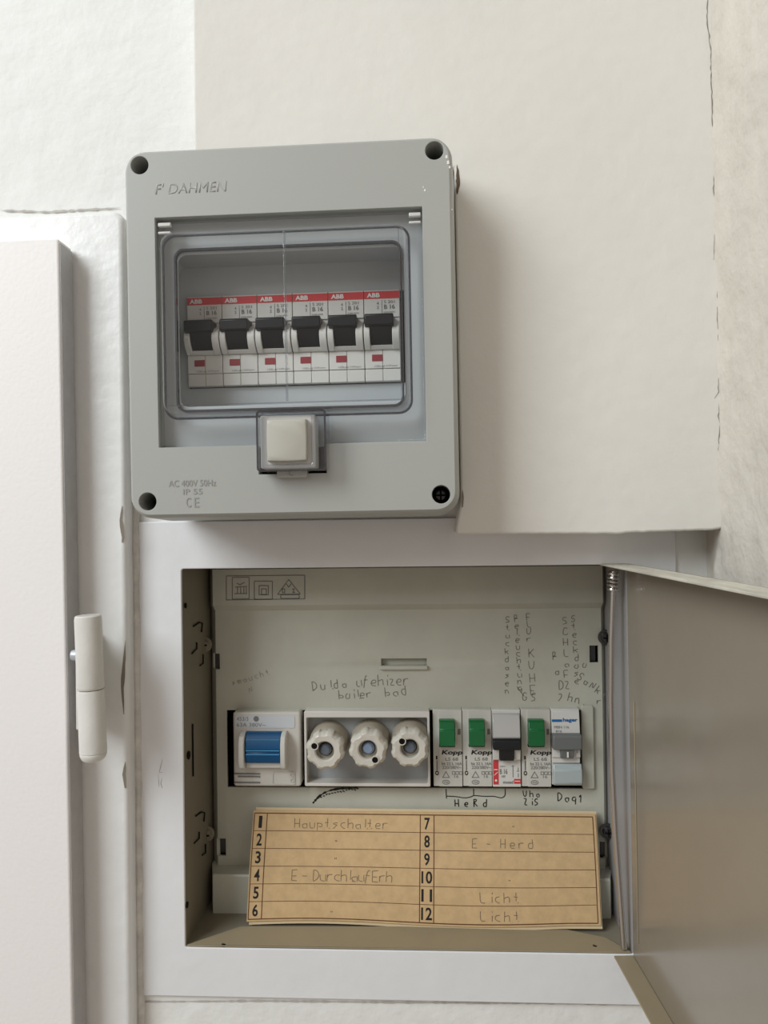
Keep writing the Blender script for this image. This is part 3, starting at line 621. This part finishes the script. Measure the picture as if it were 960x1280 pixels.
# ================================================================== INDEX CARD
cc = [W.P(317, 1013, .0425), W.P(744, 1018, .0425), W.P(751, 1161, .0205), W.P(308, 1158, .0205)]
def cardp(u, v, lift_=0):
    top = cc[0].lerp(cc[1], u); bot = cc[3].lerp(cc[2], u); p = top.lerp(bot, v)
    bow = -.0025 * math.sin(math.pi * v) * (1 if True else 0)
    p = p + Vector((0, bow * .6 + .0012 * math.sin(math.pi * 2 * u) * v, 0))
    p.z += .0010 * math.sin(u * math.pi * 2.2 + .4) * v ** 3 - .0006 * u * v
    p.y -= .0015 * max(0, (u - .9) / .1) * max(0, (v - .8) / .2)
    p.y -= lift_; return p
ct = thing('index_card', 'brown card listing circuits 1 to 12 leaning in the bottom of the cabinet', 'card', Matrix.Translation(cardp(.5, 1.0)))
def sheet(name, m, u0, u1, v0, v1, lf, n=28, mm=14):
    mb = MB(); vs_ = []
    for k in (0, .0005):
        for j in range(mm + 1):
            for i in range(n + 1): vs_.append(tuple(cardp(u0 + (u1 - u0) * i / n, v0 + (v1 - v0) * j / mm, lf - k)))
    N = (n + 1) * (mm + 1); fs = []
    for j in range(mm):
        for i in range(n):
            a_ = j * (n + 1) + i; fs += [(a_, a_ + 1, a_ + n + 2, a_ + n + 1), (N + a_ + n + 1, N + a_ + n + 2, N + a_ + 1, N + a_)]
    for i in range(n): fs += [(i, N + i, N + i + 1, i + 1), (mm * (n + 1) + i, mm * (n + 1) + i + 1, N + mm * (n + 1) + i + 1, N + mm * (n + 1) + i)]
    for j in range(mm): a_ = j * (n + 1); fs += [(a_, a_ + n + 1, N + a_ + n + 1, N + a_), (a_ + n, N + a_ + n, N + a_ + 2 * n + 1, a_ + 2 * n + 1)]
    mb.add(vs_, fs); return mb.build(name, m, ct)
sheet('front_sheet', 'card', 0, 1, 0, .965, 0)
sheet('back_sheet', 'cardb', .006, 1.004, -.022, 1.0, -.0009)
mb = MB(); cf = lambda u, v: tuple(cardp(u, v, .00012))
CW, CH = (cc[1] - cc[0]).length, (cc[3] - cc[0]).length
def cline(u0, v0, u1, v1, wmm):
    n = 24; vs_ = []
    for i in range(n + 1):
        u = u0 + (u1 - u0) * i / n; v = v0 + (v1 - v0) * i / n
        if abs(u1 - u0) > abs(v1 - v0): vs_ += [cf(u, v - wmm / 2000 / CH), cf(u, v + wmm / 2000 / CH)]
        else: vs_ += [cf(u - wmm / 2000 / CW, v), cf(u + wmm / 2000 / CW, v)]
    mb.add(vs_, [(2 * i, 2 * i + 1, 2 * i + 3, 2 * i + 2) for i in range(n)])
V = [.022 + (.945 - .022) * i / 6 for i in range(7)]
for i, v in enumerate(V): cline(.004, v, .992, v, .55 if i in (0, 6) else .3)
for u in (.004, .042, .494, .534, .992): cline(u, V[0], u, V[6], .5)
mb.build('printed_grid', 'cardink', ct)
for i in range(12):
    mb = MB(); c_ = 0 if i < 6 else 1; r__ = i % 6; u = (.023, .514)[c_]; v = (V[r__] + V[r__ + 1]) / 2
    w_ = .0085 if i < 9 else .0165; w_ *= .93 if i != 0 else .6
    add_text(mb, str(i + 1), u - w_, u + w_, 0, 1, 0, .02, fn=lambda x, z: cf(x, v + .053 - z * .106))
    mb.build('printed_number', 'ink', ct)
mb = MB(); CP = mat('card_pencil', (.19, .145, .095), .7, .2)
def cnote(s_, u, row, h=.075, adv=.024, wd=.00035, ang=0, jit=.25):
    v = V[row] + (V[row + 1] - V[row]) * .82
    hand(mb, s_, 0, 0, h * CH, adv * CW, wd, lambda x, z: tuple(cardp(u + x / CW, v - z / CH, .00014)), ang=R(ang), jit=jit, wx=.95)
cnote('Hauptschalter', .125, 0, .085, .0225); cnote('E - DurchlaufErh', .125, 3, .095, .0200); cnote('"', .245, 1, .05); cnote('"', .245, 2, .05); cnote('"', .24, 5, .04)
mb.build('handwriting', CP, ct); mb = MB()
cnote('E - Herd', .645, 1, .08, .026); cnote('Licht', .665, 4, .085, .0265); cnote('Licht', .665, 5, .085, .0265); cnote('"', .76, 0, .04); cnote('"', .745, 3, .04)
mb.build('handwriting', CP, ct)
# ================================================================== SURFACE-MOUNTED BOX (above)
L, Rr, Tt, Bt = -.0745, .0742, .0832, -.0840
bxm = B.M @ Matrix.Translation((0, .055, Bt))
bx = thing('distribution_box', 'light grey surface-mounted breaker box with a clear hinged window, screwed to the wall', 'breaker box', bxm)
wx0, wx1, wz0, wz1 = -.0616, .0616, -.0530, .0530
nt_ = B.Rc(323, 556, 408, 592, 0)      # latch notch
win = [(wx0, wz0), (nt_[0], wz0), (nt_[0], nt_[2]), (nt_[1], nt_[2]), (nt_[1], wz0), (wx1, wz0), (wx1, wz1), (wx0, wz1)]
hs = [B.P(174.5, 206.5, 0), B.P(543, 188, 0), B.P(184.5, 627, 0), B.P(551.5, 618, 0)]; hr = .0042
lid = plate('lid', B, rr(L, Rr, Bt, Tt, .0085, 8), [win] + [circ(p.x, p.z, hr, 24) for p in hs], 0, .003, 'box', bx, bevel=.0006, seg=3)
rings = [rr(L - a_, Rr + a_, Bt - a_, Tt + a_, .0085 + a_, 8) for a_ in (0, .0009, .0014, .0030)]
ys_ = [.0004, .0012, .003, .030]
mb = MB(B); mb.loft([[(x, y, z) for x, z in r__] for r__, y in zip(rings, ys_)], False, False); sk = mb.build('lid_skirt', 'box', bx)
mb = MB(B); r1 = rr(L - .0016, Rr + .0016, Bt - .0016, Tt + .0016, .010, 8); mb.ring(r1, rr(L + .006, Rr - .006, Bt + .006, Tt - .006, .003, 8), .030, .054).build('base', 'boxd', bx, bevel=.0006)
for i, p in enumerate(hs):
    mb = MB(B); mb.ring(circ(p.x, p.z, hr + .0010, 24), circ(p.x, p.z, hr - .00005, 24), .0002, .030).build('screw_well', 'boxd', bx)
    h_ = MB(B).lathe(p.x, p.z, [(.0001, .0165), (.0022, .0166), (.0034, .0176), (.0036, .0190), (.0036, .022)], 20).build('lid_screw', 'screw', bx)
    MB(B).box(p.x - .0024, p.x + .0024, p.z - .0004, p.z + .0004, .0160, .0168).box(p.x - .0004, p.x + .0004, p.z - .0024, p.z + .0024, .0159, .0168).build('screw_cross', 'dark', h_)
    MB(B).prism(circ(p.x, p.z, hr, 24), .024, .0245).build('well_bottom', 'dark', bx)
for px, py, w_ in ((531, 238, 1.6), (529, 234, 1), (558, 196, 2.2), (560, 203, 2.4), (562, 209, 1.6), (565, 262, .8)):
    p = B.P(px, py, 0); k = B.S(px, py, 0) * w_; MB(B).prism([(p.x - k * .6, p.z - k), (p.x + k * .7, p.z - k * .7), (p.x + k * .5, p.z + k), (p.x - k * .5, p.z + k * .8)], -.00012, .0002).build('paint_fleck', 'white', bx)
# inner walls of the window opening and the blue-grey inner plate with its recess
IP = .0085
MB(B).ring([(wx0 - .001, wz0 - .001), (wx1 + .001, wz0 - .001), (wx1 + .001, wz1 + .001), (wx0 - .001, wz1 + .001)], [(wx0, wz0), (wx1, wz0), (wx1, wz1), (wx0, wz1)], .003, IP + .001).build('opening_wall', 'boxd', bx)
MB(B).ring([(nt_[0] - .001, nt_[2] - .001), (nt_[1] + .001, nt_[2] - .001), (nt_[1] + .001, wz0), (nt_[0] - .001, wz0)], [(nt_[0], nt_[2]), (nt_[1], nt_[2]), (nt_[1], wz0 - .0001), (nt_[0], wz0 - .0001)], .0031, IP).build('notch_wall', 'boxd', bx)
MB(B).box(nt_[0], nt_[1], nt_[2], wz0, IP - .001, IP).build('notch_back', 'dark', bx)
rc = B.Rc(222, 314, 504, 504, IP)
inn = rr(*rc, .004, 5)
plate('inner_plate', B, [(wx0 - .0012, wz0 - .0012), (wx1 + .0012, wz0 - .0012), (wx1 + .0012, wz1 + .0012), (wx0 - .0012, wz1 + .0012)], [inn], IP, IP + .0015, 'inner', bx, bevel=.0005)
RB = .046
ow = rr(rc[0] - .0085, rc[1] + .0085, rc[2] - .0085, rc[3] + .003, .0045, 5); iw = rr(rc[0] - .0075, rc[1] + .0075, rc[2] - .0075, rc[3] + .002, .004, 5)
MB(B).ring(ow, iw, IP + .0015, RB).build('recess_wall', 'inner', bx)
ab_s = B.S(370, 420, .031)
at_ = B.P(366, 366, .031); abz1 = at_.z + .0; 
# breaker slots: left edge of the first breaker and pitch
ax0 = B.P(234, 425, .031).x; pitch = (B.P(500.5, 420, .031).x - ax0) / 6; au = pitch / 44.5
az1 = B.P(366, 366, .031).z; AH = 113.5 * au
rw = .0075
plate('recess_plate', B, [(rc[0] - rw, rc[2] - rw), (rc[1] + rw, rc[2] - rw), (rc[1] + rw, rc[3] + .002), (rc[0] - rw, rc[3] + .002)], [[(ax0 - .0004, az1 - AH - .0003), (ax0 + 6 * pitch + .0022, az1 - AH - .0003), (ax0 + 6 * pitch + .0022, az1 + .0004), (ax0 - .0004, az1 + .0004)]], .034, .036, 'inner', bx)
MB(B).box(rc[0] - .008, rc[1] + .008, rc[2] - .008, rc[3] + .002, RB, RB + .001).build('box_back', 'dark', bx)
# clear window: flange, raised dome, rims
F0 = .0022
dm = B.Rc(204, 290.5, 512, 519.5, F0); dmo = rr(*dm, .0060, 6)
wnd = plate('clear_window', B, [(wx0 + .0006, wz0 + .0009), (wx1 - .0006, wz0 + .0009), (wx1 - .0006, wz1 - .0014), (wx0 + .0006, wz1 - .0014)], [dmo], F0, F0 + .0016, 'clearp', bx, bevel=.0003)
tag(wnd, 'clear plastic hinged window')
hgt = -.0065; di = .0016
dmi = rr(dm[0] + di, dm[1] - di, dm[2] + di, dm[3] - di, .0052, 6)
mb = MB(B); mb.loft([[(x, y, z) for x, z in q_] for q_, y in ((dmo, F0 + .001), (rr(dm[0] + .0004, dm[1] - .0004, dm[2] + .0004, dm[3] - .0004, .0058, 6), F0 - .001), (dmi, hgt + .0008))], False, False)
mb.build('window_rim', 'clearw', wnd)
MB(B).ring(rr(dm[0] - .0003, dm[1] + .0003, dm[2] - .0003, dm[3] + .0003, .0062, 6), rr(dm[0] + .0006, dm[1] - .0006, dm[2] + .0006, dm[3] - .0006, .0055, 6), F0 - .0010, F0 - .0001).build('window_outline', 'edge', wnd)  # tinted ring stands in for the dark refracted line at the dome foot
d2 = .0026; dmf = rr(dm[0] + di + .0008, dm[1] - di - .0008, dm[2] + di + .0008, dm[3] - di - .0008, .0046, 6)
mb = MB(B); mb.loft([[(x, hgt + .0008, z) for x, z in dmi], [(x, hgt, z) for x, z in dmf]], False, True); mb.build('window_pane', 'clearp', wnd)
# dark-tinted ring added to imitate the window's second refracted outline
i2 = B.Rc(220, 309, 500, 508, .0062)
MB(B).ring(rr(i2[0] - .0009, i2[1] + .0009, i2[2] - .0009, i2[3] + .0009, .0046, 6), rr(*i2, .0040, 6), .0060, .0082).build('inner_outline', 'edge', wnd)
# horizontal and vertical moulding lines in the window
sx = B.P(357, 400, hgt).x
MB(B).box(sx - .0005, sx + .0005, dm[2] + .006, dm[3] - .003, hgt - .0004, hgt + .0012).build('moulding_rib', 'clearw', wnd, bevel=.0002)
zb_ = B.P(360, 503, hgt).z
MB(B).box(dm[0] + .004, dm[1] - .004, zb_ - .0002, zb_ + .0002, hgt - .0002, hgt + .001).build('moulding_rib', 'clearw', wnd)
xr_ = B.P(500, 400, hgt).x
MB(B).box(xr_ - .0002, xr_ + .0002, zb_, dm[3] - .004, hgt - .0002, hgt + .001).build('moulding_rib', 'clearw', wnd)
for x0, x1 in ((197, 213), (511, 526)):
    yy = 284 if x0 < 300 else 271
    r__ = B.Rc(x0, yy - 6, x1, yy + 8, 0.0)
    MB(B).box(r__[0], r__[1], r__[3] - .0018, r__[3], .0002, .0024).box(r__[0], r__[1], r__[2], r__[2] + .0012, .0002, .0024).build('hinge_lug', 'btnw', wnd, bevel=.0004)
# latch
la = B.Rc(321, 513, 407, 588, -.010)
MB(B).ring(rr(la[0] - .0002, la[1] + .0002, la[2] - .0002, la[3] + .0002, .0016, 4), rr(la[0] + .0006, la[1] - .0006, la[2] + .0005, la[3] - .0006, .0013, 4), -.0104, -.0098).build('latch_outline', 'edge', wnd)  # dark ring added to imitate the refracted outline of the clear housing
lt = MB(B).ring(rr(*la, .0015, 4), rr(la[0] + .0030, la[1] - .0065, la[2] + .0030, la[3] - .0016, .0008, 4), -.0100, .004)
lto = lt.build('latch_housing', 'clearw', bx, bevel=.0006); tag(lto, 'clear plastic latch housing with a cream push button')
lb = B.Rc(325, 519, 394, 585, -.0085)
MB(B).prism(rr(*lb, .0008, 4), -.0080, .002).build('button_surround', 'btnw', lto, bevel=.0006)
lp = B.Rc(333, 524, 383, 576, -.0115)
mb = MB(B); xc, zc = (lp[0] + lp[1]) / 2, (lp[2] + lp[3]) / 2; hw, hh = (lp[1] - lp[0]) / 2, (lp[3] - lp[2]) / 2
def pad(k, bow=.03):
    out = []
    for i in range(40):
        t = i / 40 * 4; e_ = int(t); f_ = (t - e_) * 2 - 1; b_ = 1 + bow * (1 - f_ * f_)
        x, z = ((f_, -b_), (b_, f_), (-f_, b_), (-b_, -f_))[e_]; out.append((xc + x * hw * k, zc + z * hh * k))
    return out
mb.loft([[(x, y, z) for x, z in pad(k)] for k, y in ((.99, -.0075), (.98, -.0105), (.95, -.0114), (.88, -.0117))], True, True); mb.build('push_button', 'btn', lto)
tb = B.Rc(346, 583, 384, 597, -.002)
MB(B).prism(rr(*tb, .0008, 3), -.0022, .002).build('latch_tab', 'box', lto, bevel=.0004)
mb = MB(B); tc_ = ((tb[0] + tb[1]) / 2, (tb[2] + tb[3]) / 2 - .0003)
ribbon(mb, [(tc_[0] + .0012 * math.cos(R(a_)), tc_[1] + .0012 * math.sin(R(a_))) for a_ in range(60, 301, 20)], .0003, lambda x, z: (x, -.00235, z)); mb.build('tab_mark', 'inkg', lto)
# raised lettering on the lid
em = 'box'
mb = MB(B); r__ = B.Rc(194, 228, 282, 241, 0); add_text(mb, "F' DAHMEN", r__[0], r__[1], r__[2], r__[3], -.00008, 0, shear=.1); ob = mb.build('moulded_lettering', em, bx)
so = ob.modifiers.new('t', 'SOLIDIFY'); so.thickness = .0001; so.offset = 0
em2 = mat('moulded_letter_dark', (.30, .30, .28), .45, .4)
mb = MB(B)
for tx, a_ in (('AC 400V 50Hz', (211, 600, 270, 608)), ('IP 55', (229, 611, 253, 618)), ('C', (233, 622, 239, 634)), ('E', (243, 622, 249, 634))):
    r__ = B.Rc(*a_, 0); add_text(mb, tx, *r__, -.0002)
mb.build('moulded_lettering', em2, bx)
# --- the six breakers behind the window
AF = .031
def abb():
    F = Fr(B.M @ Matrix.Translation((ax0, AF, az1))); u_ = au
    q = lambda x0, v0, x1, v1: (x0 * u_, x1 * u_, -v1 * u_, -v0 * u_)
    t = thing('circuit_breaker', 'placeholder', 'circuit breaker', Fr(B.M @ Matrix.Translation((ax0 + pitch / 2, AF + .006, az1 - AH))).M, 'red-banded breakers behind the clear window')
    MB(F).box(*q(.25, 0, 44.25, 113), .0010, .0120).build('body', 'abb', t, bevel=.0004)
    MB(F).prism(rr(*q(.4, 0.5, 44.1, 34), .0003, 2), 0.0002, .0012).build('upper_face', 'abb', t, bevel=.0002)
    MB(F).box(*q(.5, 2, 44.0, 11), -.0000, .0004).build('red_band', 'red', t)
    mb = MB(F); add_text(mb, 'ABB', *q(4, 4, 20, 9.5), -.0002, .04); mb.build('logo', 'white', t)
    mb = MB(F); add_text(mb, 'S 201', *q(25, 13.5, 38, 17), 0, 0); add_text(mb, 'B 16', *q(25, 18.5, 38, 24), 0, .02); add_text(mb, '4', *q(16, 15, 18.5, 18.5), 0); add_text(mb, '2', *q(16, 20, 18.5, 23.5), 0); add_text(mb, '230/400', *q(24, 27, 38, 28.8), 0); mb.box(*q(22, 13, 22.4, 34), .0000, .0003)
    mb.build('fine_print', 'inkg', t)
    tg = MB(F).profx([(.002, -34 * u_), (-.0072, -34 * u_), (-.0086, -36 * u_), (-.0084, -48 * u_), (-.0060, -50 * u_), (.002, -50 * u_)], 2.2 * u_, 37 * u_).build('toggle', 'black', t, bevel=.0005)
    MB(F).profx([(.002, -49 * u_), (-.0070, -49 * u_), (-.0052, -59 * u_), (-.0022, -68.5 * u_), (.002, -69.5 * u_)], 8.2 * u_, 34.6 * u_).build('toggle_stem', 'black', tg, bevel=.0003)
    for x0, x1 in ((.6, 7.8), (35, 43.8)):
        MB(F).profx([(.002, -37 * u_ if x0 > 9 else -44 * u_), (-.0040, -44 * u_), (-.0062, -50 * u_), (-.0066, -57 * u_), (-.0050, -66 * u_), (-.0016, -74 * u_), (.002, -75 * u_)], x0 * u_, x1 * u_).build('cheek', 'abb', t, bevel=.0003)
    MB(F).profx([(.002, -69.5 * u_), (-.0026, -69.5 * u_), (-.0010, -74 * u_), (.002, -75 * u_)], 7.6 * u_, 35.4 * u_).build('sill', 'abb', t, bevel=.0003)
    MB(F).prism(rr(*q(.4, 74.5, 22.2, 97), .0003, 2), 0.0, .0012).prism(rr(*q(22.6, 74.5, 44.1, 97), .0003, 2), 0.0, .0012).build('lower_face', 'abb', t, bevel=.0002)
    MB(F).prism(rr(*q(.4, 97.6, 22.2, 112.5), .0003, 2), 0.0003, .0012).prism(rr(*q(22.6, 97.6, 44.1, 112.5), .0003, 2), 0.0003, .0012).build('terminal_cover', 'abb', t, bevel=.0003)
    MB(F).box(*q(9, 80, 22, 88), -.0003, .0004).build('indicator', 'window', t, bevel=.0001)
    mb = MB(F); add_text(mb, 'I-ON red', *q(12, 93, 24, 95.5), -.0002); add_text(mb, '0-OFF green', *q(26, 93, 40, 95.5), -.0002); mb.build('lettering', 'inkg', t)
    return t
a1 = abb()
labs = ['red-banded breaker at the left end of the row behind the clear window', 'second red-banded breaker from the left behind the clear window', 'red-banded breaker left of the window rib, third from the left', 'red-banded breaker just right of the window rib, fourth from the left', 'second red-banded breaker from the right behind the clear window', 'red-banded breaker at the right end of the row behind the clear window']
a1['label'] = labs[0]
xdir = B.M.to_3x3() @ Vector((1, 0, 0))
for i in range(1, 6):
    c = copy_tree(a1); c['label'] = labs[i]; c.location = Vector(a1.location) + xdir * pitch * i
bpy.context.view_layer.update()
